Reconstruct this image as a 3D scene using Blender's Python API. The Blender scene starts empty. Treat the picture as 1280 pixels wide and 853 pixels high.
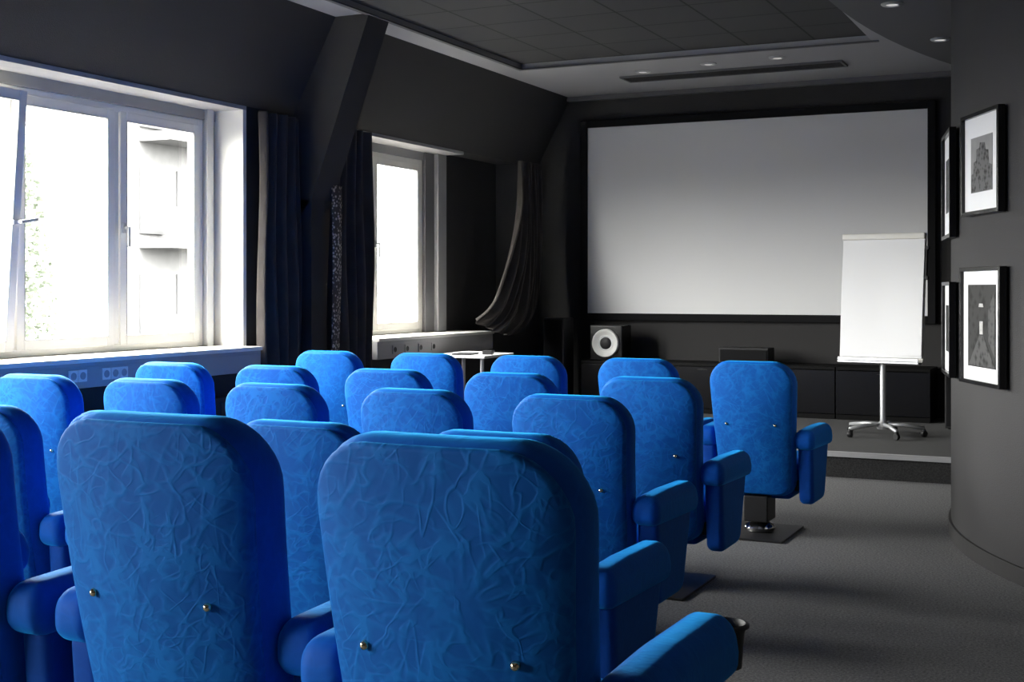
import bpy, bmesh, math, random
from mathutils import Vector, Matrix
random.seed(7)
C = bpy.context.scene.collection
SC = bpy.context.scene
try:
    SC.view_settings.view_transform = 'Standard'
    SC.view_settings.look = 'None'
except Exception: pass

# ------------------------------------------------------------ materials
def mat(name, col, rough=0.6, metal=0.0, bump=0.0, bscale=60.0, var=0.0, vscale=4.0, spec=0.4, sheen=0.0, emis=None):
    m = bpy.data.materials.new(name); m.use_nodes = True
    nt = m.node_tree; b = nt.nodes['Principled BSDF']
    b.inputs['Base Color'].default_value = (*col, 1)
    b.inputs['Roughness'].default_value = rough
    b.inputs['Metallic'].default_value = metal
    b.inputs['Specular IOR Level'].default_value = spec
    if emis:
        b.inputs['Emission Color'].default_value = (1, .97, .92, 1); b.inputs['Emission Strength'].default_value = emis
    if sheen: b.inputs['Sheen Weight'].default_value = sheen
    tc = nt.nodes.new('ShaderNodeTexCoord')
    if bump:
        n = nt.nodes.new('ShaderNodeTexNoise'); n.inputs['Scale'].default_value = bscale; n.inputs['Detail'].default_value = 4
        nt.links.new(tc.outputs['Object'], n.inputs['Vector'])
        bp = nt.nodes.new('ShaderNodeBump'); bp.inputs['Strength'].default_value = bump; bp.inputs['Distance'].default_value = 0.01
        nt.links.new(n.outputs['Fac'], bp.inputs['Height']); nt.links.new(bp.outputs['Normal'], b.inputs['Normal'])
    if var:
        n = nt.nodes.new('ShaderNodeTexNoise'); n.inputs['Scale'].default_value = vscale; n.inputs['Detail'].default_value = 5
        nt.links.new(tc.outputs['Object'], n.inputs['Vector'])
        r = nt.nodes.new('ShaderNodeMapRange'); r.inputs['From Min'].default_value = .3; r.inputs['From Max'].default_value = .7
        r.inputs['To Min'].default_value = 1-var; r.inputs['To Max'].default_value = 1+var
        nt.links.new(n.outputs['Fac'], r.inputs['Value'])
        mx = nt.nodes.new('ShaderNodeVectorMath'); mx.operation = 'SCALE'; mx.inputs[0].default_value = col
        nt.links.new(r.outputs['Result'], mx.inputs['Scale']); nt.links.new(mx.outputs['Vector'], b.inputs['Base Color'])
    return m

def velvet(name, c1, c2, strength, scale, sheen=0.5, facet=.5):
    m = bpy.data.materials.new(name); m.use_nodes = True
    nt = m.node_tree; b = nt.nodes['Principled BSDF']; L = nt.links.new
    tc = nt.nodes.new('ShaderNodeTexCoord'); oi = nt.nodes.new('ShaderNodeObjectInfo')
    sc = nt.nodes.new('ShaderNodeVectorMath'); sc.operation = 'SCALE'; sc.inputs[0].default_value = (31, 17, 23)
    L(oi.outputs['Random'], sc.inputs['Scale'])
    ad = nt.nodes.new('ShaderNodeVectorMath'); ad.operation = 'ADD'
    L(tc.outputs['Object'], ad.inputs[0]); L(sc.outputs['Vector'], ad.inputs[1])
    def MA(a, bb, c):
        n = nt.nodes.new('ShaderNodeMath'); n.operation = 'MULTIPLY_ADD'
        for i, x in enumerate((a, bb, c)):
            if isinstance(x, (int, float)): n.inputs[i].default_value = x
            else: L(x, n.inputs[i])
        return n.outputs[0]
    def M1(op, a, bb=0.0):
        n = nt.nodes.new('ShaderNodeMath'); n.operation = op
        for i, x in enumerate((a, bb)):
            if isinstance(x, (int, float)): n.inputs[i].default_value = x
            else: L(x, n.inputs[i])
        return n.outputs[0]
    def ridge(rot, s, st, wd):
        mp = nt.nodes.new('ShaderNodeMapping'); mp.vector_type = 'TEXTURE'
        mp.inputs['Rotation'].default_value = (0, rot, 0); mp.inputs['Scale'].default_value = (1/s, 1/s, 1/(s*st))
        L(ad.outputs['Vector'], mp.inputs['Vector'])
        n = nt.nodes.new('ShaderNodeTexNoise'); n.inputs['Scale'].default_value = 1; n.inputs['Detail'].default_value = 1.0; n.inputs['Distortion'].default_value = .3
        L(mp.outputs['Vector'], n.inputs['Vector'])
        d = M1('ABSOLUTE', M1('SUBTRACT', n.outputs['Fac'], .5))
        mr = nt.nodes.new('ShaderNodeMapRange'); mr.inputs['From Max'].default_value = wd; mr.inputs['To Min'].default_value = 1; mr.inputs['To Max'].default_value = 0; mr.interpolation_type = 'SMOOTHSTEP'
        L(d, mr.inputs['Value']); return mr.outputs['Result']
    def mask(s, off):
        v = nt.nodes.new('ShaderNodeVectorMath'); v.operation = 'ADD'; v.inputs[1].default_value = (off, off, off); L(ad.outputs['Vector'], v.inputs[0])
        n = nt.nodes.new('ShaderNodeTexNoise'); n.inputs['Scale'].default_value = s; L(v.outputs['Vector'], n.inputs['Vector'])
        mr = nt.nodes.new('ShaderNodeMapRange'); mr.inputs['From Min'].default_value = .40; mr.inputs['From Max'].default_value = .58; L(n.outputs['Fac'], mr.inputs['Value'])
        return mr.outputs['Result']
    tot = 0.0
    for i, (rot, st) in enumerate([(.5, .40), (-.7, .45), (1.45, .42), (-1.15, .5), (.05, .45), (.95, .40)]):
        tot = MA(ridge(rot, scale*(1+.22*i), st, .06), mask(scale*.6, 5.3*i), tot)
    tot = M1('MINIMUM', tot, 1.6)
    v = nt.nodes.new('ShaderNodeTexVoronoi'); v.inputs['Scale'].default_value = scale*1.3; v.inputs['Randomness'].default_value = 1
    nz = nt.nodes.new('ShaderNodeTexNoise'); nz.inputs['Scale'].default_value = scale*.8; L(ad.outputs['Vector'], nz.inputs['Vector'])
    wv = nt.nodes.new('ShaderNodeVectorMath'); wv.operation = 'MULTIPLY_ADD'; wv.inputs[1].default_value = (.08, .08, .08); L(nz.outputs['Color'], wv.inputs[0]); L(ad.outputs['Vector'], wv.inputs[2])
    L(wv.outputs['Vector'], v.inputs['Vector'])
    h = MA(tot, .30, M1('MULTIPLY', v.outputs['Distance'], facet))
    bp = nt.nodes.new('ShaderNodeBump'); bp.inputs['Strength'].default_value = strength; bp.inputs['Distance'].default_value = .005
    L(h, bp.inputs['Height']); L(bp.outputs['Normal'], b.inputs['Normal'])
    mx = nt.nodes.new('ShaderNodeMix'); mx.data_type = 'RGBA'
    mx.inputs[6].default_value = (*c1, 1); mx.inputs[7].default_value = (*c2, 1)  # lighter second colour paints highlights along the creases
    L(M1('MULTIPLY', tot, .6), mx.inputs[0]); L(mx.outputs[2], b.inputs['Base Color'])
    b.inputs['Roughness'].default_value = .7; b.inputs['Specular IOR Level'].default_value = .15
    b.inputs['Sheen Weight'].default_value = sheen; b.inputs['Sheen Roughness'].default_value = .4
    b.inputs['Sheen Tint'].default_value = (.02, .45, 1, 1)
    return m

M = {}
M['wall'] = mat('charcoal_paint', (.043, .042, .042), .75, bump=.2, bscale=140, spec=.25)
M['wallback'] = mat('charcoal_paint_end', (.040, .039, .039), .8, bump=.2, bscale=140, spec=.25)
M['wallround'] = mat('dark_grey_paint', (.048, .047, .048), .75, bump=.2, bscale=140, spec=.25)
M['ceil'] = mat('ceiling_grey_paint', (.40, .40, .41), .8)
M['bulk'] = mat('bulkhead_paint', (.13, .13, .135), .8)
M['soffit'] = mat('soffit_paint', (.42, .41, .40), .8, var=.1)
M['jamb'] = mat('jamb_grey_lacquer', (.30, .30, .30), .5)
M['white'] = mat('window_white_lacquer', (.88, .86, .80), .35)
M['duct'] = mat('grey_plastic_trunking', (.42, .41, .40), .45)
M['curtain'] = mat('curtain_grey_cloth', (.066, .058, .053), .95, bump=.4, bscale=260, sheen=.05, var=.2)
M['screen'] = mat('matte_screen_vinyl', (.90, .90, .90), .9, spec=.1)
M['black'] = mat('black_velour', (.008, .008, .009), .85, spec=.2)
M['blackgloss'] = mat('black_lacquer', (.006, .006, .007), .25, spec=.3)
M['blackmat'] = mat('black_metal', (.014, .014, .015), .5, bump=.1, bscale=200)
M['cab'] = mat('black_wood', (.005, .005, .005), .5, spec=.12)
M['chrome'] = mat('chrome', (.75, .75, .76), .12, 1.0)
M['brass'] = mat('nickel_brass', (.72, .62, .42), .2, 1.0)
M['alu'] = mat('brushed_aluminium', (.55, .56, .57), .4, .6)
M['paper'] = mat('white_paper', (.92, .92, .93), .7, bump=.1, bscale=8)
M['cone'] = mat('speaker_cone_white', (.70, .70, .68), .5)
M['nosing'] = mat('step_nosing_metal', (.42, .42, .43), .5, .2)
M['tabletop'] = mat('white_laminate', (.75, .75, .75), .4)
M['lens'] = mat('lamp_lens_glass', (.8, .8, .8), .3, emis=.5)
M['crush'] = velvet('crushed_blue_velvet', (.002, .092, .40), (.004, .142, .51), .36, 13.0, .6, .5)
M['smooth'] = velvet('blue_velvet', (.002, .090, .47), (.002, .102, .52), .16, 11.0, .8, .25)
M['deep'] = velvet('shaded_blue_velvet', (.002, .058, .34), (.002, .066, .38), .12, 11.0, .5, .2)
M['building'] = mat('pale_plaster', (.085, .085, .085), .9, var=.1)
M['skywhite'] = mat('sky_white_end', (.5, .5, .5), .9)
M['bwin'] = mat('facade_glass', (.06, .061, .062), .5)
M['leaf'] = mat('leaves', (.115, .135, .10), .9, var=.3, vscale=3)
M['bark'] = mat('bark', (.03, .025, .02), .9)
def carpet(name, a, b_, sc=85):
    m = mat(name, (.07, .07, .071), .95, spec=.1, sheen=.1)
    nt = m.node_tree; b = nt.nodes['Principled BSDF']; L = nt.links.new
    tc = nt.nodes.new('ShaderNodeTexCoord')
    n = nt.nodes.new('ShaderNodeTexNoise'); n.inputs['Scale'].default_value = sc; n.inputs['Detail'].default_value = 6; n.inputs['Roughness'].default_value = .8
    L(tc.outputs['Object'], n.inputs['Vector'])
    r = nt.nodes.new('ShaderNodeValToRGB'); r.color_ramp.elements[0].position = .38; r.color_ramp.elements[1].position = .64
    r.color_ramp.elements[0].color = (a, a, a*1.01, 1); r.color_ramp.elements[1].color = (b_, b_, b_*1.01, 1)
    L(n.outputs['Fac'], r.inputs['Fac']); L(r.outputs['Color'], b.inputs['Base Color'])
    bp = nt.nodes.new('ShaderNodeBump'); bp.inputs['Strength'].default_value = .7; bp.inputs['Distance'].default_value = .01
    L(n.outputs['Fac'], bp.inputs['Height']); L(bp.outputs['Normal'], b.inputs['Normal'])
    return m
M['carpet'] = carpet('grey_carpet', .055, .26)
M['carpet2'] = carpet('dark_stage_carpet', .025, .065, 90)
def tiles():
    m = mat('ceiling_tile_dark', (.03, .03, .032), .85)
    nt = m.node_tree; b = nt.nodes['Principled BSDF']; L = nt.links.new
    tc = nt.nodes.new('ShaderNodeTexCoord')
    br = nt.nodes.new('ShaderNodeTexBrick'); br.offset = 0
    br.inputs['Color1'].default_value = (.062, .062, .063, 1); br.inputs['Color2'].default_value = (.055, .055, .056, 1); br.inputs['Mortar'].default_value = (.015, .015, .015, 1)
    br.inputs['Scale'].default_value = 1; br.inputs['Mortar Size'].default_value = .010
    br.inputs['Brick Width'].default_value = .6; br.inputs['Row Height'].default_value = .6
    L(tc.outputs['Object'], br.inputs['Vector']); L(br.outputs['Color'], b.inputs['Base Color'])
    return m
M['tiles'] = tiles()
def lit_lining():
    m = mat('light_specked_lining', (.2, .2, .2), .9)
    nt = m.node_tree; b = nt.nodes['Principled BSDF']; L = nt.links.new
    tc = nt.nodes.new('ShaderNodeTexCoord')
    n = nt.nodes.new('ShaderNodeTexVoronoi'); n.inputs['Scale'].default_value = 38
    L(tc.outputs['Object'], n.inputs['Vector'])
    r = nt.nodes.new('ShaderNodeValToRGB'); r.color_ramp.elements[0].position = .30; r.color_ramp.elements[1].position = .46
    r.color_ramp.elements[0].color = (.75, .66, .56, 1); r.color_ramp.elements[1].color = (.10, .085, .075, 1)  # pale specks paint daylight showing through the curtain mesh
    L(n.outputs['Distance'], r.inputs['Fac']); L(r.outputs['Color'], b.inputs['Base Color'])
    return m
M['lit_lining'] = lit_lining()
def glassm():
    m = bpy.data.materials.new('window_glass'); m.use_nodes = True
    nt = m.node_tree; nt.nodes.clear(); L = nt.links.new
    o = nt.nodes.new('ShaderNodeOutputMaterial'); t = nt.nodes.new('ShaderNodeBsdfTransparent'); g = nt.nodes.new('ShaderNodeBsdfGlossy')
    t.inputs['Color'].default_value = (.97, .97, .96, 1); g.inputs['Roughness'].default_value = .02
    mx = nt.nodes.new('ShaderNodeMixShader'); mx.inputs[0].default_value = .06
    L(t.outputs[0], mx.inputs[1]); L(g.outputs[0], mx.inputs[2]); L(mx.outputs[0], o.inputs['Surface'])
    return m
M['glass'] = glassm()
def printm(name, scale, lo, hi, kind):
    m = bpy.data.materials.new(name); m.use_nodes = True
    nt = m.node_tree; b = nt.nodes['Principled BSDF']; L = nt.links.new
    tc = nt.nodes.new('ShaderNodeTexCoord')
    n = nt.nodes.new('ShaderNodeTexNoise'); n.inputs['Scale'].default_value = scale; n.inputs['Detail'].default_value = 6
    L(tc.outputs['Object'], n.inputs['Vector'])
    v = nt.nodes.new('ShaderNodeTexVoronoi'); v.distance = 'MANHATTAN'; v.inputs['Scale'].default_value = scale*1.5
    L(tc.outputs['Object'], v.inputs['Vector'])
    a = nt.nodes.new('ShaderNodeMath'); a.operation = 'MULTIPLY'; L(n.outputs['Fac'], a.inputs[0]); L(v.outputs['Distance'], a.inputs[1])
    r = nt.nodes.new('ShaderNodeValToRGB'); r.color_ramp.elements[0].position = .12; r.color_ramp.elements[1].position = .42
    r.color_ramp.elements[0].color = (lo, lo, lo, 1); r.color_ramp.elements[1].color = (hi, hi, hi, 1)
    L(a.outputs[0], r.inputs['Fac']); L(r.outputs['Color'], b.inputs['Base Color']); b.inputs['Roughness'].default_value = .5
    b.inputs['Specular IOR Level'].default_value = .15
    return m
M['print_a'] = printm('print_grey', 22, .02, .14, 0)
M['print_b'] = printm('print_dark', 12, .003, .03, 0)
M['printgrey'] = mat('print_sky_grey', (.26, .26, .26), .5, var=.2, vscale=8)
M['printmid'] = printm('print_mid', 16, .01, .08, 0)
M['printlight'] = mat('print_highlight', (.50, .50, .49), .5, var=.35, vscale=25)

# ------------------------------------------------------------ mesh helpers
def obj_from(name, verts, faces, m=None, parent=None, loc=(0, 0, 0), smooth=False, rot=None):
    me = bpy.data.meshes.new(name); me.from_pydata([tuple(v) for v in verts], [], faces)
    bm = bmesh.new(); bm.from_mesh(me); bmesh.ops.recalc_face_normals(bm, faces=bm.faces); bm.to_mesh(me); bm.free()
    me.update()
    if smooth:
        for p in me.polygons: p.use_smooth = True
    o = bpy.data.objects.new(name, me); C.objects.link(o)
    if m: me.materials.append(m)
    o.location = loc
    if rot: o.rotation_euler = rot
    if parent: o.parent = parent
    return o
BF = [(0, 1, 3, 2), (4, 6, 7, 5), (0, 4, 5, 1), (2, 3, 7, 6), (0, 2, 6, 4), (1, 5, 7, 3)]
def bv(x0, x1, y0, y1, z0, z1):
    return [(x, y, z) for x in (x0, x1) for y in (y0, y1) for z in (z0, z1)]
def multibox(name, boxes, m, parent=None, loc=(0, 0, 0), bevel=0.0, rot=None):
    V = []; F = []
    for b in boxes:
        k = len(V); V += bv(*b); F += [tuple(i+k for i in f) for f in BF]
    o = obj_from(name, V, F, m, parent, loc, rot=rot)
    if bevel:
        md = o.modifiers.new('bevel', 'BEVEL'); md.width = bevel; md.segments = 3; md.limit_method = 'ANGLE'
        for p in o.data.polygons: p.use_smooth = True
        w = o.modifiers.new('wn', 'WEIGHTED_NORMAL')
    return o
def box(name, x0, x1, y0, y1, z0, z1, m, parent=None, bevel=0.0, kind=None, origin=None):
    cx, cy = (x0+x1)/2, (y0+y1)/2
    o = multibox(name, [(x0-cx, x1-cx, y0-cy, y1-cy, 0, z1-z0)], m, parent, (cx, cy, z0), bevel)
    if kind: o['kind'] = kind
    return o
def prism_y(name, poly, y0, y1, m, kind=None, parent=None):
    n = len(poly); V = [(x, y0, z) for x, z in poly]+[(x, y1, z) for x, z in poly]
    F = [tuple(range(n)), tuple(range(n, 2*n))]+[(i, (i+1) % n, (i+1) % n+n, i+n) for i in range(n)]
    o = obj_from(name, V, F, m, parent)
    if kind: o['kind'] = kind
    return o
def prism_z(name, poly, z0, z1, m, kind=None, smooth=False):
    n = len(poly); V = [(x, y, z0) for x, y in poly]+[(x, y, z1) for x, y in poly]
    F = [tuple(range(n)), tuple(range(n, 2*n))]+[(i, (i+1) % n, (i+1) % n+n, i+n) for i in range(n)]
    o = obj_from(name, V, F, m)
    if kind: o['kind'] = kind
    return o
def lathe(name, prof, m, parent=None, loc=(0, 0, 0), seg=28, rot=None):
    V = []; F = []; n = len(prof)
    for i in range(seg):
        a = 2*math.pi*i/seg
        for r, z in prof: V.append((r*math.cos(a), r*math.sin(a), z))
    for i in range(seg):
        j = (i+1) % seg
        for k in range(n-1): F.append((i*n+k, j*n+k, j*n+k+1, i*n+k+1))
    F.append(tuple(i*n for i in range(seg))); F.append(tuple(i*n+n-1 for i in range(seg)))
    o = obj_from(name, V, F, m, parent, loc, smooth=True, rot=rot)
    md = o.modifiers.new('es', 'EDGE_SPLIT'); md.split_angle = math.radians(40)
    return o
def tube(name, pts, r, m, parent=None, loc=(0, 0, 0), cyclic=False, res=6):
    V = []; F = []; n = len(pts)
    P = [Vector(p) for p in pts]
    for i in range(n):
        if cyclic: t = P[(i+1) % n]-P[(i-1) % n]
        else: t = P[min(i+1, n-1)]-P[max(i-1, 0)]
        t.normalize()
        up = Vector((0, 1, 0)) if abs(t.y) < .8 else Vector((0, 0, 1))
        a = t.cross(up).normalized(); b = t.cross(a)
        for k in range(res):
            g = 2*math.pi*k/res; V.append(P[i]+a*(r*math.cos(g))+b*(r*math.sin(g)))
    for i in range(n if cyclic else n-1):
        j = (i+1) % n
        for k in range(res): F.append((i*res+k, i*res+(k+1) % res, j*res+(k+1) % res, j*res+k))
    if not cyclic: F += [tuple(range(res)), tuple(range((n-1)*res, n*res))]
    return obj_from(name, V, F, m, parent, loc, smooth=True)
def empty(name, loc, rot=0.0, parent=None):
    e = bpy.data.objects.new(name, None); C.objects.link(e); e.location = loc; e.rotation_euler = (0, 0, rot)
    e.empty_display_size = .1
    if parent: e.parent = parent
    return e
def tag(o, label, cat, group=None):
    o['label'] = label; o['category'] = cat
    if group: o['group'] = group
    return o
def round_poly(pts, radii, seg=10):
    out = []; n = len(pts)
    for i in range(n):
        p = Vector(pts[i]); a = Vector(pts[i-1])-p; b = Vector(pts[(i+1) % n])-p
        ang = a.angle(b); r = radii[i]; d = r/math.tan(ang/2)
        a.normalize(); b.normalize()
        c = p+(a+b).normalized()*(r/math.sin(ang/2))
        s = p+a*d-c; e = p+b*d-c
        for k in range(seg+1):
            t = k/seg
            th0 = math.atan2(s.y, s.x); th1 = math.atan2(e.y, e.x); dt = th1-th0
            while dt > math.pi: dt -= 2*math.pi
            while dt < -math.pi: dt += 2*math.pi
            th = th0+dt*t; out.append((c.x+r*math.cos(th), c.y+r*math.sin(th)))
    return out
def resample(pts, n):
    P = [Vector(p) for p in pts]; L = [0]
    for i in range(len(P)): L.append(L[-1]+(P[(i+1) % len(P)]-P[i]).length)
    T = L[-1]; out = []; j = 0
    for k in range(n):
        d = T*k/n
        while L[j+1] < d: j += 1
        s = (d-L[j])/max(1e-9, L[j+1]-L[j]); out.append(tuple(P[j].lerp(P[(j+1) % len(P)], s)))
    return out
def pillow(name, outline, T, r, f, m, parent=None, loc=(0, 0, 0), bulge=(0, 0), n=72, es=5):
    O = [Vector(p) for p in resample(outline, n)]
    area = sum(O[i].x*O[(i+1) % n].y-O[(i+1) % n].x*O[i].y for i in range(n))
    if area < 0: O.reverse()
    cen = sum(O, Vector((0, 0)))/n
    N = []
    for i in range(n):
        t = O[(i+1) % n]-O[i-1]; N.append(Vector((t.y, -t.x)).normalized())
    rings = []
    capS = [.2, .4, .6, .78, .92]
    def cap(sign):
        rs = []
        for s in capS:
            rs.append([(*(cen+(O[i]-N[i]*r-cen)*s), sign*(T/2+bulge[0 if sign < 0 else 1]*(1-s*s))) for i in range(n)])
        return rs
    rings += cap(-1)
    for k in range(es+1):
        a = math.pi/2*k/es; rings.append([(*(O[i]-N[i]*r*(1-math.sin(a))), -T/2+r*(1-math.cos(a))) for i in range(n)])
    for k in range(es, -1, -1):
        a = math.pi/2*k/es; rings.append([(*(O[i]-N[i]*r*(1-math.sin(a))), T/2-r*(1-math.cos(a))) for i in range(n)])
    rings += list(reversed(cap(1)))
    V = []; F = []
    for R in rings: V += [f(*p) for p in R]
    for q in range(len(rings)-1):
        for i in range(n):
            j = (i+1) % n; F.append((q*n+i, q*n+j, (q+1)*n+j, (q+1)*n+i))
    c0 = len(V); V.append(f(cen.x, cen.y, -T/2-bulge[0])); V.append(f(cen.x, cen.y, T/2+bulge[1]))
    l = (len(rings)-1)*n
    for i in range(n):
        j = (i+1) % n; F.append((c0, j, i)); F.append((c0+1, l+i, l+j))
    return obj_from(name, V, F, m, parent, loc, smooth=True)

# ------------------------------------------------------------ room shell
XL = -6.06; XW = -6.35; YB = 13.45; ZC = 3.67; ZK = 2.90; ST = .20; RI = .18; ZW = 2.79
fl = box('floor', -6.5, 4, -3, 13.7, -.2, 0, M['carpet'], kind='structure')
box('floor', -6.06, 1.8, 10.3, YB, 0, ST, M['carpet2'], kind='structure')
box('trim_1', -6.06, 1.0, 10.275, 10.33, ST-.034, ST+.004, M['nosing'], kind='structure')
box('floor', -6.06, 1.8, -3, 2.80, 0, RI, M['carpet'], kind='structure')
box('wall_left', -6.5, XL, -3, 13.6, 0, 1.03, M['wall'], kind='structure')
for (a, b, x1) in [(8.0, 9.28, XL), (11.6, 12.95, XW), (12.95, 13.6, XL), (4.8, 5.03, XL), (1.2, 1.9, XL), (-3, -2.2, XL)]:
    box('wall_left', -6.5, x1, a, b, 1.03, ZK, M['wall'], kind='structure')
prism_y('wall_left', [(-6.06, ZK), (-5.65, ZC), (-6.5, ZC), (-6.5, ZK)], -3, 13.6, M['wall'], 'structure')
box('wall_end', -6.5, 4, YB, YB+.15, 0, 3.9, M['wallback'], kind='structure')
box('wall_back', -6.5, 4, -3.15, -3, 0, 3.9, M['wallback'], kind='structure')
for i, (a, b) in enumerate([(-2.2, 1.2), (1.9, 4.8), (5.03, 8.0), (9.28, 11.6)]):
    box('trim_%d' % (i+2), XW-.05, XL+.005, a, b, ZK-.03, ZK, M['soffit'], kind='structure')
    box('trim_%d' % (i+22), XW-.09, XW+.03, a, b, ZW, ZK-.03, M['jamb'], kind='structure')
box('trim_6', XW+.0, XL+.004, 7.96, 8.0, 1.05, ZK-.03, M['white'], kind='structure')
prism_y('trim_7', [(-6.06, 2.02), (-5.88, 2.22), (-5.34, ZC), (-5.65, ZC), (-6.06, ZK)], 8.62, 8.93, M['wall'], 'structure')
box('trim_8', XL, -5.88, 8.62, 8.80, 0, 2.222, M['wall'], kind='structure')
box('ceiling', -5.35, -1.96, -3, 11.47, ZC+.05, ZC+.1, M['tiles'], kind='structure')
for (x0, x1, y0, y1) in [(-6.5, -5.35, -3, 13.6), (-5.35, 4, 11.47, 13.6), (-1.96, 4, -3, 11.47)]:
    box('ceiling', x0, x1, y0, y1, ZC, ZC+.12, M['ceil'], kind='structure')
box('trim_9', -5.66, 3, 13.37, YB, ZC-.05, ZC, M['bulk'], kind='structure')
box('trim_10', -5.37, -5.33, -3, 11.45, ZC-.012, ZC, M['bulk'], kind='structure')
box('trim_11', -5.37, -1.9, 11.45, 11.49, ZC-.012, ZC, M['bulk'], kind='structure')
pl = []
for k in range(41):
    t = math.radians(-70+k*125/40); pl.append((3.0-4.9*math.cos(t), 9.0+7.96*math.sin(t)*.62 if t < 0 else 9.0+7.96*math.sin(t)))
pl = [p for p in pl if p[1] < 13.3]
pl = pl+[(4, pl[-1][1]), (4, pl[0][1])]
prism_z('trim_12', pl, ZC-.09, ZC-.001, M['bulk'], 'structure')
R = 3.25; cx, cy = -.652+.903*R, 7.32+.429*R
inner = [(cx-R*math.cos(math.radians(a)), cy+R*math.sin(math.radians(a))) for a in [-75+k*125/80 for k in range(81)]]
poly = [(inner[0][0]+.02, -3)]+inner+[(inner[-1][0], YB), (4, YB), (4, -3)]
w = prism_z('wall_right', poly, 0, ZC, M['wallround'], 'structure')
for p in w.data.polygons:
    if abs(p.normal.z) < .5: p.use_smooth = True
md = w.modifiers.new('es', 'EDGE_SPLIT'); md.split_angle = math.radians(25)
bb = [(cx-(R+.015)*math.cos(math.radians(a)), cy+(R+.015)*math.sin(math.radians(a))) for a in [-75+k*125/80 for k in range(81)]]
o = prism_z('baseboard_right', bb+list(reversed(inner)), 0, .09, M['wall'], 'structure')

# ------------------------------------------------------------ windows
def ring_boxes(y0, y1, z0, z1, w, x0, x1):
    return [(x0, x1, y0, y0+w, z0, z1), (x0, x1, y1-w, y1, z0, z1), (x0, x1, y0+w, y1-w, z0, z0+w), (x0, x1, y0+w, y1-w, z1-w, z1)]
def handle(parent, loc, rot=0):
    h = multibox('handle', [(0, .012, -.015, .015, -.035, .035), (.012, .05, -.009, .009, -.009, .009), (.036, .054, -.009, .012, -.13, .009)], M['alu'], parent, loc, .003, rot=(rot, 0, 0))
    return h
def window(num, y0, y1, n, tilt=None, hs=(), z0=1.06, z1=ZW):
    yc = (y0+y1)/2
    X0 = XW-.03
    W = multibox('window_%d' % num, ring_boxes(y0-yc, y1-yc, 0, z1-z0, .055, -.045, .045), M['white'], None, (X0, yc, z0), .006)
    W['kind'] = 'structure'
    s = (y1-y0)/n
    for i in range(1, n):
        multibox('mullion', [(-.045, .045, -.022, .022, .055, z1-z0-.055)], M['white'], W, (0, y0+s*i-yc, 0), .004)
    for i in range(n):
        a = y0+s*i+(.03 if i else .05); b = y0+s*(i+1)-(.03 if i < n-1 else .05)
        h = z1-z0-.09; wd = b-a
        S = multibox('sash', ring_boxes(-wd/2, wd/2, 0, h, .065, -.03, .035), M['white'], W, (.02, (a+b)/2-yc, .045), .006)
        if tilt == i: S.rotation_euler = (0, math.radians(4.5), 0); S.location.x = .05
        g = multibox('glass_pane', [(-.006, .006, -wd/2+.06, wd/2-.06, .06, h-.06)], M['glass'], S, (0, 0, 0))
        multibox('glazing_gasket', ring_boxes(-wd/2+.063, wd/2-.063, .063, h-.063, .004, .02, .037), M['jamb'], S)
        for (k, side, rr) in hs:
            if k == i: handle(S, (.035, side*(wd/2-.032), h*.5), rr)
    return W
window(1, 5.03, 7.83, 3, tilt=0, hs=((0, 1, math.radians(100)), (2, -1, 0)))
window(2, 9.28, 11.24, 2, hs=((1, -1, 0),))
window(3, 1.9, 4.8, 3)
window(4, -2.2, 1.2, 4)
box('trim_13', XW-.02, XW+.06, 7.83, 7.90, 1.06, ZK-.03, M['alu'], kind='structure')
box('trim_14', XW-.02, XW+.02, 7.90, 7.96, 1.06, ZK-.03, M['soffit'], kind='structure')
box('trim_15', XW-.02, XW+.05, 11.24, 11.42, 1.06, ZK-.03, M['bulk'], kind='structure')
box('trim_16', XW-.02, XW+.10, 11.42, 11.60, 1.06, ZK-.03, M['jamb'], kind='structure', bevel=.01)
box('trim_17', XW-.06, -5.90, 1.9, 8.0, 1.03, 1.06, M['white'], kind='structure', bevel=.005)
box('trim_18', XW-.06, -5.90, 9.70, 12.0, 1.03, 1.06, M['white'], kind='structure', bevel=.005)
def trunk(y0, y1, socks, label):
    yc = (y0+y1)/2
    T = empty('cable_trunking', (-5.99, yc, .87)); tag(T, label, 'cable trunking')
    multibox('trunking_body', [(-.07, .07, y0-yc, y1-yc, 0, .16)], M['duct'], T, bevel=.004)
    multibox('trunking_lid', [(.07, .075, y0-yc+.01, y1-yc-.01, .025, .135)], M['duct'], T, bevel=.002)
    for s in socks:
        S = multibox('power_socket', [(0, .01, -.038, .038, -.038, .038)], M['white'] if s < 9 else M['duct'], T, (.075, s-yc, .08), .003)
        lathe('socket_recess', [(.0, 0), (.024, 0), (.024, .002), (.018, .002), (.018, -.001), (0, -.001)], M['blackmat'] if s > 9 else M['duct'], S, (.0105, 0, 0), 20, rot=(0, math.pi/2, 0))
trunk(1.9, 8.0, [6.05, 6.13, 6.34, 6.42, 6.50, 6.70, 6.78, 6.86], 'long grey cable trunking with sockets under the wide window')
trunk(9.70, 12.0, [9.98, 10.2, 10.45, 10.7], 'grey cable trunking with sockets under the narrow window')
for (a, b) in [(5.2, 7.8), (2.2, 4.7)]:
    Rr = empty('radiator', (-5.99, (a+b)/2, 0)); tag(Rr, 'dark grey panel radiator under the window', 'radiator', 'radiators under the windows')
    L_ = (b-a)/2
    multibox('radiator_panel', [(-.04, .04, -L_, L_, .1, .7)]+[(.04, .05, -L_+.05+i*.1, -L_+.09+i*.1, .13, .67) for i in range(int((b-a)*10)-1)], M['wall'], Rr, bevel=.004)
    for s in (-1, 1):
        multibox('radiator_foot', [(-.03, .03, -.02, .02, 0, .11)], M['blackmat'], Rr, (0, s*(L_-.2), 0))

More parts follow.
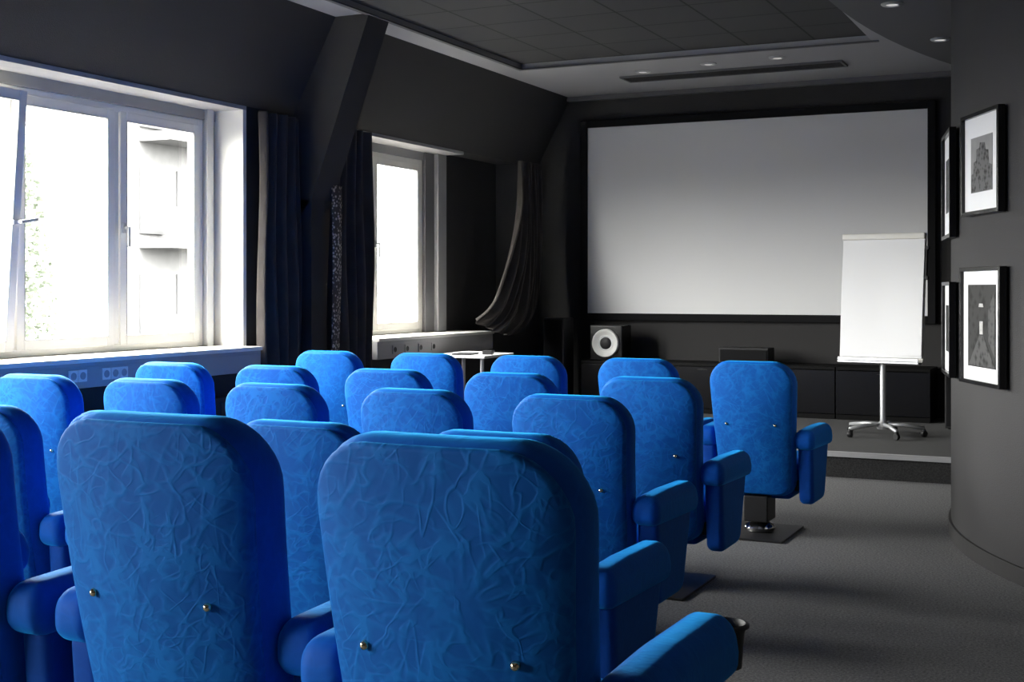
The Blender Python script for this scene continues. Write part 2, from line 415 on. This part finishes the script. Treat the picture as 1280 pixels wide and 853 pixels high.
# ------------------------------------------------------------ curtains
def curtain(y0, y1, z0, z1, x, folds, label, amp=.04, sweep=None):
    nu, nv = folds*12, 40; V = []; F = []
    ph = [random.uniform(-.5, .5) for _ in range(folds+2)]
    yc = (y0+y1)/2
    for j in range(nv+1):
        t = j/nv
        for i in range(nu+1):
            u = i/nu; k = u*folds; pp = ph[int(k)]*(1-k % 1)+ph[int(k)+1]*(k % 1)
            a = math.sin(2*math.pi*k+pp*2.5)*amp*(.75+.5*t)*(1+.4*pp)
            yy = y0+(y1-y0)*(u+.016*math.sin(5*t+k*3)); xx = x+a+.012*math.sin(9*t+k)
            zz = z1+(z0-z1)*t
            if sweep:
                yy, xx, zz = sweep(u, t, a, k)
            V.append((xx-x, yy-yc, zz-z0))
    for j in range(nv):
        for i in range(nu):
            q = j*(nu+1)+i; F.append((q, q+1, q+nu+2, q+nu+1))
    E = empty('curtain', (x, yc, z0)); tag(E, label, 'curtain')
    o = obj_from('curtain_cloth', V, F, M['curtain'], E, smooth=True)
    s = o.modifiers.new('s', 'SOLIDIFY'); s.thickness = .003
    s = o.modifiers.new('sub', 'SUBSURF'); s.levels = 1; s.render_levels = 1
    return E
E1 = curtain(8.02, 8.56, .0, 2.87, -5.95, 4, 'dark grey curtain hanging straight beside the wide window', amp=.045)
E2 = curtain(8.98, 9.66, .0, 2.87, -5.93, 5, 'dark grey curtain hanging straight with specks of light painted on its lining edge', amp=.045)
V = []; F = []
for j in range(31):
    t = j/30
    for i in range(7):
        u = i/6; V.append((.09+.02*math.sin(u*3.1+2*t)-.03*t*(1-u), -.47+.15*u+.012*math.sin(6*t), 2.35-2.3*t))
for j in range(30):
    for i in range(6):
        q = j*7+i; F.append((q, q+1, q+8, q+7))
ln = obj_from('curtain_lining', V, F, M['lit_lining'], E2, smooth=True)
ln.modifiers.new('s', 'SOLIDIFY').thickness = .003
def sw(u, t, a, k):
    left = 12.36-.94*max(0, (t-.25)/.75)**1.6
    right = 12.93-.06*t-.22*max(0, (t-.6)/.4)**2
    uu = u+.03*math.sin(3.1*k+2*t)*t
    yy = left+(right-left)*uu
    zb = 1.14-.18*math.sin(math.pi*min(1, u*.95))
    zz = 2.87+(zb-2.87)*t
    zz -= .16*math.sin(math.pi*u)*math.sin(math.pi*t)**2
    e = max(0, (t-.84)/.16)
    zz += .05*e*e
    yy += .08*e*e*(1-u)
    xx = -5.80+a*(1.15-.25*t-.5*e)+.14*math.sin(math.pi*u)*t**1.5-.12*e*e+.012*math.sin(7*t+k*2)
    return yy, xx, zz
E3 = curtain(11.9, 12.9, .98, 2.87, -5.80, 10, 'dark grey curtain swept aside and gathered over the window ledge', amp=.045, sweep=sw)

# ------------------------------------------------------------ projection screen
SX0, SX1, SZ0, SZ1 = -5.42, -1.742, 1.225, 3.31
S = empty('projection_screen', ((SX0+SX1)/2, 13.45, SZ0-.08)); tag(S, 'large white projection screen in black velour frame', 'projection screen')
hw = (SX1-SX0)/2; hh = SZ1-SZ0
multibox('screen_surface', [(-hw-.02, hw+.02, -.045, -.035, .06, hh+.10)], M['screen'], S)
fw = .08
multibox('screen_frame', [(-hw-fw, -hw, -.075, -.0, 0, hh+2*fw), (hw, hw+fw, -.075, -.0, 0, hh+2*fw), (-hw, hw, -.075, -.0, 0, fw), (-hw, hw, -.075, 0, hh+fw, hh+2*fw)], M['black'], S, bevel=.006)

# ------------------------------------------------------------ media cabinets, speakers
for i in range(4):
    x0 = -5.28+i*.91
    Cb = empty('media_cabinet', (x0+.45, 13.15, ST)); tag(Cb, 'low black media cabinet with glossy front under the screen', 'cabinet', 'black media cabinets under the screen')
    multibox('cabinet_body', [(-.45, .45, -.27, .27, 0, .05), (-.45, .45, -.27, .27, .49, .52), (-.45, -.425, -.27, .27, .05, .49), (.425, .45, -.27, .27, .05, .49), (-.425, .425, .25, .27, .05, .49)], M['cab'], Cb, bevel=.003)
    multibox('shelf', [(-.424, .424, -.25, .25, .26, .28)], M['cab'], Cb)
    D = multibox('glass_door', [(-.449, .449, -.282, -.272, .055, .485)], M['blackgloss'], Cb, bevel=.002)
    multibox('door_knob', [(-.05, .05, -.292, -.282, .455, .462)], M['blackmat'], D)
Sp = empty('monitor_speaker', (-5.02, 13.08, .72)); tag(Sp, 'black studio monitor speaker with a pale round cone', 'speaker')
multibox('speaker_cabinet', [(-.19, .19, -.14, .14, 0, .385)], M['blackgloss'], Sp, bevel=.015)
lathe('woofer', [(.0, .004), (.03, .004), (.06, .004), (.075, .008), (.115, .022), (.130, .034), (.145, .034), (.155, .02), (.155, 0)], M['cone'], Sp, (0, -.14, .19), 40, rot=(math.pi/2, 0, 0))
lathe('dust_cap', [(.0, .024), (.03, .024), (.05, .018), (.066, .008), (.066, .002)], M['blackmat'], Sp, (0, -.141, .19), 30, rot=(math.pi/2, 0, 0))
lathe('cone_ring', [(.072, .008), (.077, .016), (.082, .016), (.084, .006)], M['alu'], Sp, (0, -.141, .19), 30, rot=(math.pi/2, 0, 0))
def plain_speaker(name, loc, w, d, h, label, n):
    e = empty(name, loc); tag(e, label, 'speaker')
    multibox('speaker_cabinet', [(-w/2, w/2, -d/2, d/2, .01, h)], M['blackmat'], e, bevel=.008)
    multibox('speaker_grille', [(-w/2+.015, w/2-.015, -d/2-.012, -d/2, .03, h-.02)], M['black'], e, bevel=.004)
    for sx in (-1, 1):
        for sy in (-1, 1):
            multibox('foot', [(-.015, .015, -.015, .015, 0, .012)], M['black'], e, (sx*(w/2-.04), sy*(d/2-.04), 0))
plain_speaker('tower_speaker', (-5.56, 12.90, ST), .24, .28, .98, 'tall black floorstanding speaker in the corner by the curtain', 1)
plain_speaker('tower_speaker', (-1.34, 12.55, ST), .24, .32, .98, 'tall black floorstanding speaker beside the curved wall', 1)
plain_speaker('center_speaker', (-3.50, 13.05, .72), .52, .26, .17, 'low wide black speaker on the media cabinet', 1)

# ------------------------------------------------------------ flipchart
Fc = empty('flipchart', (-1.89, 11.6, ST), math.radians(-10)); tag(Fc, 'white flipchart with paper pad on a wheeled star base', 'flipchart')
tl = math.radians(-5)
bd = multibox('board', [(-.372, .372, 0, .018, 0, 1.13)], M['white'], Fc, (0, -.05, .66), .004, rot=(tl, 0, 0))
multibox('paper_pad', [(-.367, .367, -.02, -.002, .035, 1.115)], M['paper'], bd, bevel=.002)
V = []; F = []
for j in range(25):
    t = j/24
    for i in range(13):
        u = i/12; V.append((-.365+.730*u, -.022-.020*math.sin(math.pi*t)*abs(u-.5)-.012*t*t*(u**3)-.02*max(0, t-.93)*(1+math.sin(u*9)), 1.06-1.0*t+.006*math.sin(u*5)*t))
for j in range(24):
    for i in range(12):
        q = j*13+i; F.append((q, q+1, q+14, q+13))
obj_from('top_sheet', V, F, M['paper'], bd, smooth=True)
multibox('clamp_bar', [(-.372, .372, -.045, .02, 1.075, 1.13)], M['white'], bd, bevel=.012)
multibox('pen_tray', [(-.36, .36, -.09, 0, -.02, .0), (-.36, .36, -.09, -.082, 0, .03)], M['alu'], bd, bevel=.004)
multibox('side_arm', [(.372, .387, -.02, .02, .72, 1.0), (.372, .402, -.03, .01, .98, 1.01), (.372, .402, -.03, .01, .72, .75)], M['blackmat'], bd, bevel=.003)
lathe('pole', [(.018, .08), (.018, 1.0)], M['alu'], Fc, (0, .01, 0), 20)
lathe('pole_sleeve', [(.026, .07), (.026, .62), (.018, .64)], M['alu'], Fc, (0, .01, 0), 20)
lathe('hub', [(.05, .06), (.06, .09), (.03, .13)], M['alu'], Fc, (0, .01, 0), 24)
for k in range(5):
    a = math.radians(72*k+20)
    d = Vector((math.cos(a), math.sin(a), 0))
    lg = tube('base_leg', [Vector((0, .01, .10))+d*.04, Vector((0, .01, .10))+d*.17, Vector((0, .01, .075))+d*.35], .017, M['alu'], Fc, res=10)
    ep = Vector((0, .01, 0))+d*.345
    w = lathe('caster', [(.0, -.018), (.026, -.018), (.03, -.01), (.03, .01), (.026, .018), (0, .018)], M['blackmat'], Fc, (ep.x, ep.y, .03), 20, rot=(math.pi/2, 0, a+.6))
    lathe('caster_stem', [(.008, .02), (.02, .05), (.02, .06), (.008, .075)], M['blackmat'], Fc, (ep.x, ep.y, 0), 12)

# ------------------------------------------------------------ table with small things
T = empty('side_table', (-5.47, 10.66, ST)); tag(T, 'small white table by the window', 'table')
multibox('table_top', [(-.28, .28, -.31, .31, .665, .69)], M['tabletop'], T, bevel=.004)
for sx in (-1, 1):
    for sy in (-1, 1):
        lathe('leg', [(.018, 0), (.018, .665)], M['alu'], T, (sx*.23, sy*.26, 0), 14)
def flat(name, loc, sz, m, label, cat, rot):
    o = multibox(name, [(-sz[0]/2, sz[0]/2, -sz[1]/2, sz[1]/2, 0, sz[2])], m, None, loc, .003, rot=(0, 0, rot)); tag(o, label, cat); return o
flat('notebook', (-5.48, 10.53, ST+.69), (.19, .25, .014), M['blackmat'], 'closed black notebook on the white table', 'notebook', .2)
flat('paper_stack', (-5.58, 10.82, ST+.69), (.21, .25, .008), M['paper'], 'stack of white paper on the white table', 'paper', -.1)
flat('remote_control', (-5.36, 10.84, ST+.69), (.05, .17, .02), M['blackmat'], 'black remote control on the white table', 'remote control', .4)
flat('power_adapter', (-5.27, 10.58, ST+.69), (.09, .07, .04), M['blackmat'], 'small black power adapter on the white table', 'adapter', .2)

# ------------------------------------------------------------ framed pictures on curved wall
def picture(th, z0, z1, w, pm, label, extra):
    a = math.radians(th); px, py = cx-(R+.004)*math.cos(a), cy+(R+.004)*math.sin(a)
    n = Vector((-math.cos(a), math.sin(a), 0))
    ang = math.atan2(n.x, -n.y)
    h = z1-z0
    E = empty('framed_picture', (px, py, z0), ang); tag(E, label, 'picture')
    f = .022
    multibox('frame', [(-w/2, -w/2+f, -.04, 0, 0, h), (w/2-f, w/2, -.04, 0, 0, h), (-w/2+f, w/2-f, -.04, 0, 0, f), (-w/2+f, w/2-f, -.04, 0, h-f, h)], M['blackgloss'], E, bevel=.002)
    multibox('mat_board', [(-w/2+f, w/2-f, -.02, -.004, f, h-f)], M['paper'], E)
    mx, mz0, mz1 = extra
    P = multibox('print', [(-mx, mx, -.0225, -.020, mz0*h, mz1*h)], pm, E)
    return E, P, h
def decal(name, poly, h, m, P, dy=0):
    n = len(poly); V = [(x, -.0235-dy, z*h) for x, z in poly]+[(x, -.0225, z*h) for x, z in poly]
    obj_from(name, V, [tuple(range(n)), tuple(range(n, 2*n))]+[(i, (i+1) % n, (i+1) % n+n, i+n) for i in range(n)], m, P)
E, P, h = picture(-25.6, 1.90, 2.455, .55, M['printgrey'], 'black-framed monochrome print of a ruined tower with wide white mat', (.155, .22, .76))
decal('printed_tower', [(-.15, .225), (-.15, .40), (-.12, .41), (-.11, .52), (-.075, .53), (-.07, .64), (-.03, .65), (-.02, .70), (.05, .69), (.06, .62), (.10, .61), (.11, .48), (.15, .46), (.15, .225)], h, M['print_a'], P)
E, P, h = picture(-25.6, .98, 1.617, .59, M['print_b'], 'black-framed dark monochrome print of a corridor with white mat', (.20, .15, .85))
decal('printed_floor', [(-.19, .16), (-.03, .42), (.03, .42), (.19, .16)], h, M['printmid'], P)
decal('printed_doorway', [(-.025, .43), (.02, .43), (.02, .54), (-.025, .54)], h, M['printlight'], P)
decal('printed_wall', [(.10, .38), (.19, .24), (.19, .80), (.10, .64)], h, M['printmid'], P)
decal('printed_lamp', [(-.04, .66), (.03, .66), (.02, .69), (-.03, .69)], h, M['printlight'], P)
picture(-11, 1.80, 2.44, .60, M['print_a'], 'black-framed monochrome print with white mat, upper of a pair', (.17, .25, .75))
picture(-11, .98, 1.54, .56, M['print_b'], 'black-framed monochrome print with white mat, lower of a pair', (.17, .25, .75))

# ------------------------------------------------------------ ceiling fittings
V_ = empty('ceiling_air_vent', (-3.5, 12.45, ZC)); tag(V_, 'long dark slotted air vent in the ceiling', 'air vent')
multibox('vent_frame', [(-1.12, 1.12, -.16, -.14, -.02, 0), (-1.12, 1.12, .14, .16, -.02, 0), (-1.12, -1.10, -.14, .14, -.02, 0), (1.10, 1.12, -.14, .14, -.02, 0)], M['bulk'], V_)
multibox('vent_slats', [(-1.10, 1.10, -.13+i*.045, -.11+i*.045, -.018, -.004) for i in range(6)]+[(-1.1, 1.1, -.14, .14, -.004, 0)], M['blackmat'], V_)
for (x, y, z) in [(-4.3, 12.1, ZC), (-3.58, 11.95, ZC), (-2.9, 11.9, ZC), (-1.35, 11.15, ZC-.09), (-1.5, 9.62, ZC-.09)]:
    D = empty('downlight', (x, y, z)); tag(D, 'small round recessed ceiling downlight with white rim', 'downlight', 'ceiling downlights')
    lathe('rim', [(.045, -.001), (.045, -.014), (.07, -.014), (.08, -.006), (.08, 0)], M['alu'], D, (0, 0, 0), 28)
    lathe('lamp_lens', [(.0, -.008), (.044, -.008), (.044, -.001), (0, -.001)], M['lens'], D, (0, 0, 0), 24)

# ------------------------------------------------------------ cinema seats
def build_chair(loc):
    E = empty('cinema_seat', loc)
    RC = .18
    def outline(dx, dz, top):
        ol = round_poly([(-.225+dx, .24+dz), (.225-dx, .24+dz), (.270-dx, 1.07-dz), (-.270+dx, 1.07-dz)], [.09-dx*.5, .09-dx*.5, .118-dx*.6, .118-dx*.6])
        return [(x, z+(.022*(1-(x/.27)**2) if z > .8 else 0)-(.022 if z > .8 else 0)) for x, z in ol]
    def fb(u, v, w):
        t = (v-.22)/.85
        return (u, w*(1.0+.15*(1-t))+RC*(1-t)+.40*u*u-.02*math.sin(math.pi*t), v)
    B = pillow('backrest', outline(0, 0, 0), .125, .048, fb, M['smooth'], E, bulge=(.012, .01), n=96)
    def fp(u, v, w):
        e = max(0, abs(u)/(.225+.045*(v-.24)/.83)-.82)/.18
        x, y, z = fb(u, v, w-.060); return (x, y+.016*e*e, z)
    P = pillow('back_panel', outline(.012, .012, 0), .026, .0125, fp, M['crush'], B, bulge=(.016, 0), n=96, es=5)
    for sx in (-1, 1):
        p = fp(sx*.148, .685, -.013-.012)
        lathe('button', [(0, .008), (.004, .007), (.007, .005), (.009, 0), (.009, -.006)], M['brass'], B, p, 18, rot=(math.pi/2+.2, 0, 0))
    so = round_poly([(-.240, .19), (.240, .19), (.240, .68), (-.240, .68)], [.05, .05, .09, .09])
    def fs(u, v, w):
        return (u, v, .385+w+.03*(v-.17)-(.02 if w > 0 else 0)*abs(u)*4)
    pillow('seat', so, .15, .05, fs, M['smooth'], E, bulge=(.01, .02), n=80)
    so2 = round_poly([(-.20, .19), (.20, .19), (.20, .58), (-.20, .58)], [.04]*4)
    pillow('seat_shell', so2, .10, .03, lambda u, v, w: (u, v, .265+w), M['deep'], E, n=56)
    for sx in (-1, 1):
        A = empty('armrest', (sx*.300, 0, 0), 0, E)
        po = round_poly([(.06, .535), (.06, .655), (.30, .662), (.61, .655), (.645, .585), (.630, .520)], [.05, .05, .3, .065, .035, .04])
        def fa(u, v, w):
            return (w, u, v-.008*(w/.058)**2)
        pillow('arm_pad', po, .120, .042, fa, M['smooth'], A, bulge=(.000, .000), n=96, es=7)
        pp = round_poly([(.13, .20), (.46, .20), (.58, .56), (.10, .56)], [.05, .07, .03, .03])
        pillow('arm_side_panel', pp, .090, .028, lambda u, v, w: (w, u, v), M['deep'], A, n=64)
        multibox('arm_bracket', [(-.03, .03, .20, .32, .27, .33)], M['blackmat'], A, (-sx*.055, 0, 0), .004)
    multibox('pedestal_box', [(-.075, .075, .10, .30, .08, .24)], M['blackmat'], E, bevel=.01)
    lathe('pedestal_collar', [(.075, .012), (.090, .02), (.095, .038), (.085, .058), (.06, .07), (.045, .09)], M['chrome'], E, (0, .20, 0), 32)
    multibox('base_plate', [(-.21, .21, -.09, .47, 0, .014)], M['blackmat'], E, bevel=.004)
    return E
def copy_tree(o, parent=None):
    c = o.copy()
    C.objects.link(c)
    if parent: c.parent = parent
    for ch in o.children: copy_tree(ch, c)
    return c
seatpos = []
for (Y, Z, xs) in [
    (7.56, 0, [-2.0, -2.73, -3.49, -4.25, -5.03]),
    (5.98, 0, [-2.1, -2.86, -3.60, -4.34, -5.08]),
    (4.84, 0, [-2.04, -2.78, -3.52, -4.26, -5.0]),
    (3.50, 0, [-1.72, -2.45, -3.18, -3.91, -4.64])]:
    seatpos += [(x, Y, Z) for x in xs]
seatpos += [(-1.066, 1.965, RI), (-1.788, 2.06, RI), (-2.535, 2.06, RI)]
base = None
seats = []
for p in seatpos:
    if base is None: base = build_chair(p); c = base
    else: c = copy_tree(base); c.location = p
    c.rotation_euler = (0, 0, random.uniform(-.004, .004))
    tag(c, 'blue crushed velvet cinema seat with padded armrests on pedestal', 'seat', 'rows of blue cinema seats'); seats.append(c)
A = seats[20]
A['label'] = 'blue crushed velvet cinema seat with black cup holder on armrest'
lathe('cup_holder', [(.0, -.085), (.036, -.085), (.042, -.01), (.046, 0), (.052, .002), (.052, .008), (.044, .010), (.040, 0), (.034, -.078), (0, -.078)], M['blackmat'], A, (.305, .697, .598), 32)

# ------------------------------------------------------------ outside
Bd = empty('apartment_building', (-26, 34, -12)); tag(Bd, 'pale concrete apartment building seen through the windows', 'building')
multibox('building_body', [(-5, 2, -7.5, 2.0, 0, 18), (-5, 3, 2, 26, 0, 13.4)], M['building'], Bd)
multibox('sky_white_sheet', [(-5.02, 1.98, -7.6, -7.5, 0, 18.1)], M['skywhite'], Bd)  # added sheet, whitened so the building's end reads as bright sky
for i in range(6):
    multibox('balcony', [(2, 3.1, -7.0, -1.5, 3+i*2.9, 3.25+i*2.9), (3.0, 3.1, -7.0, -1.5, 3.25+i*2.9, 4.1+i*2.9)], M['building'], Bd)
    multibox('window_band', [(2.0, 2.05, -7+k*1.5, -6.1+k*1.5, 4.3+i*2.9-.9, 5.4+i*2.9-.2) for k in range(6)]+([(3.0, 3.05, 3+k*2, 4.3+k*2, 1.3+i*2.9, 2.9+i*2.9) for k in range(11)] if i < 4 else []), M['bwin'], Bd)
Tr = empty('tree', (-15.9, 14.7, -9)); tag(Tr, 'slender green leafy tree outside the window', 'tree')
tube('trunk', [(0, 0, 0), (.05, 0, 5), (0, 0, 12)], .14, M['bark'], Tr, res=10)
V = []; F = []
for i in range(14000):
    z = random.uniform(3, 13.3); rr = 1.0*math.sqrt(max(0.02, 1-((z-7.0)/6.4)**2))*random.random()**.4
    a = random.uniform(0, 6.283); p = Vector((rr*math.cos(a), rr*math.sin(a), z))
    s = random.uniform(.035, .075); q = Vector((random.gauss(0, 1), random.gauss(0, 1), random.gauss(0, 1))).normalized(); r2 = q.orthogonal().normalized()
    k = len(V); V += [p+q*s, p+r2*s*.6, p-q*s, p-r2*s*.6]; F.append((k, k+1, k+2, k+3))
me = bpy.data.meshes.new('foliage'); me.from_pydata([tuple(v) for v in V], [], F); me.materials.append(M['leaf'])
o = bpy.data.objects.new('foliage', me); C.objects.link(o); o.parent = Tr

# ------------------------------------------------------------ light
W = bpy.data.worlds.new('World'); SC.world = W; W.use_nodes = True
nt = W.node_tree; bg = nt.nodes['Background']; L = nt.links.new
tc = nt.nodes.new('ShaderNodeTexCoord'); sp = nt.nodes.new('ShaderNodeSeparateXYZ'); L(tc.outputs['Generated'], sp.inputs[0])
r = nt.nodes.new('ShaderNodeValToRGB')
mp = nt.nodes.new('ShaderNodeMapRange'); mp.inputs['From Min'].default_value = -.3; mp.inputs['From Max'].default_value = .7
L(sp.outputs['Z'], mp.inputs['Value']); L(mp.outputs['Result'], r.inputs['Fac'])
r.color_ramp.elements[0].color = (.065, .065, .063, 1); r.color_ramp.elements[0].position = .24
r.color_ramp.elements[1].color = (.62, .62, .605, 1); r.color_ramp.elements[1].position = .36
e = r.color_ramp.elements.new(.85); e.color = (1, .99, .98, 1)
L(r.outputs['Color'], bg.inputs['Color']); bg.inputs['Strength'].default_value = 60
for (a, b) in [(5.03, 7.83), (9.28, 11.24), (1.9, 4.8), (-2.2, 1.2)]:
    ld = bpy.data.lights.new('portal', 'AREA'); ld.shape = 'RECTANGLE'; ld.size = ZK-1.06; ld.size_y = b-a
    ld.cycles.is_portal = True
    lo = bpy.data.objects.new('sky_portal', ld); C.objects.link(lo); lo.location = (XW-.14, (a+b)/2, (ZK+1.03)/2); lo.rotation_euler = (0, -math.pi/2, 0)

# ------------------------------------------------------------ camera
cd = bpy.data.cameras.new('camera'); cam = bpy.data.objects.new('camera', cd); C.objects.link(cam)
cam.location = (0, 0, 1.5); cam.rotation_euler = (math.pi/2, 0, math.radians(25.4))
cd.sensor_width = 36; cd.lens = 45; cd.shift_y = -65.5/1280; cd.clip_start = .05
SC.camera = cam
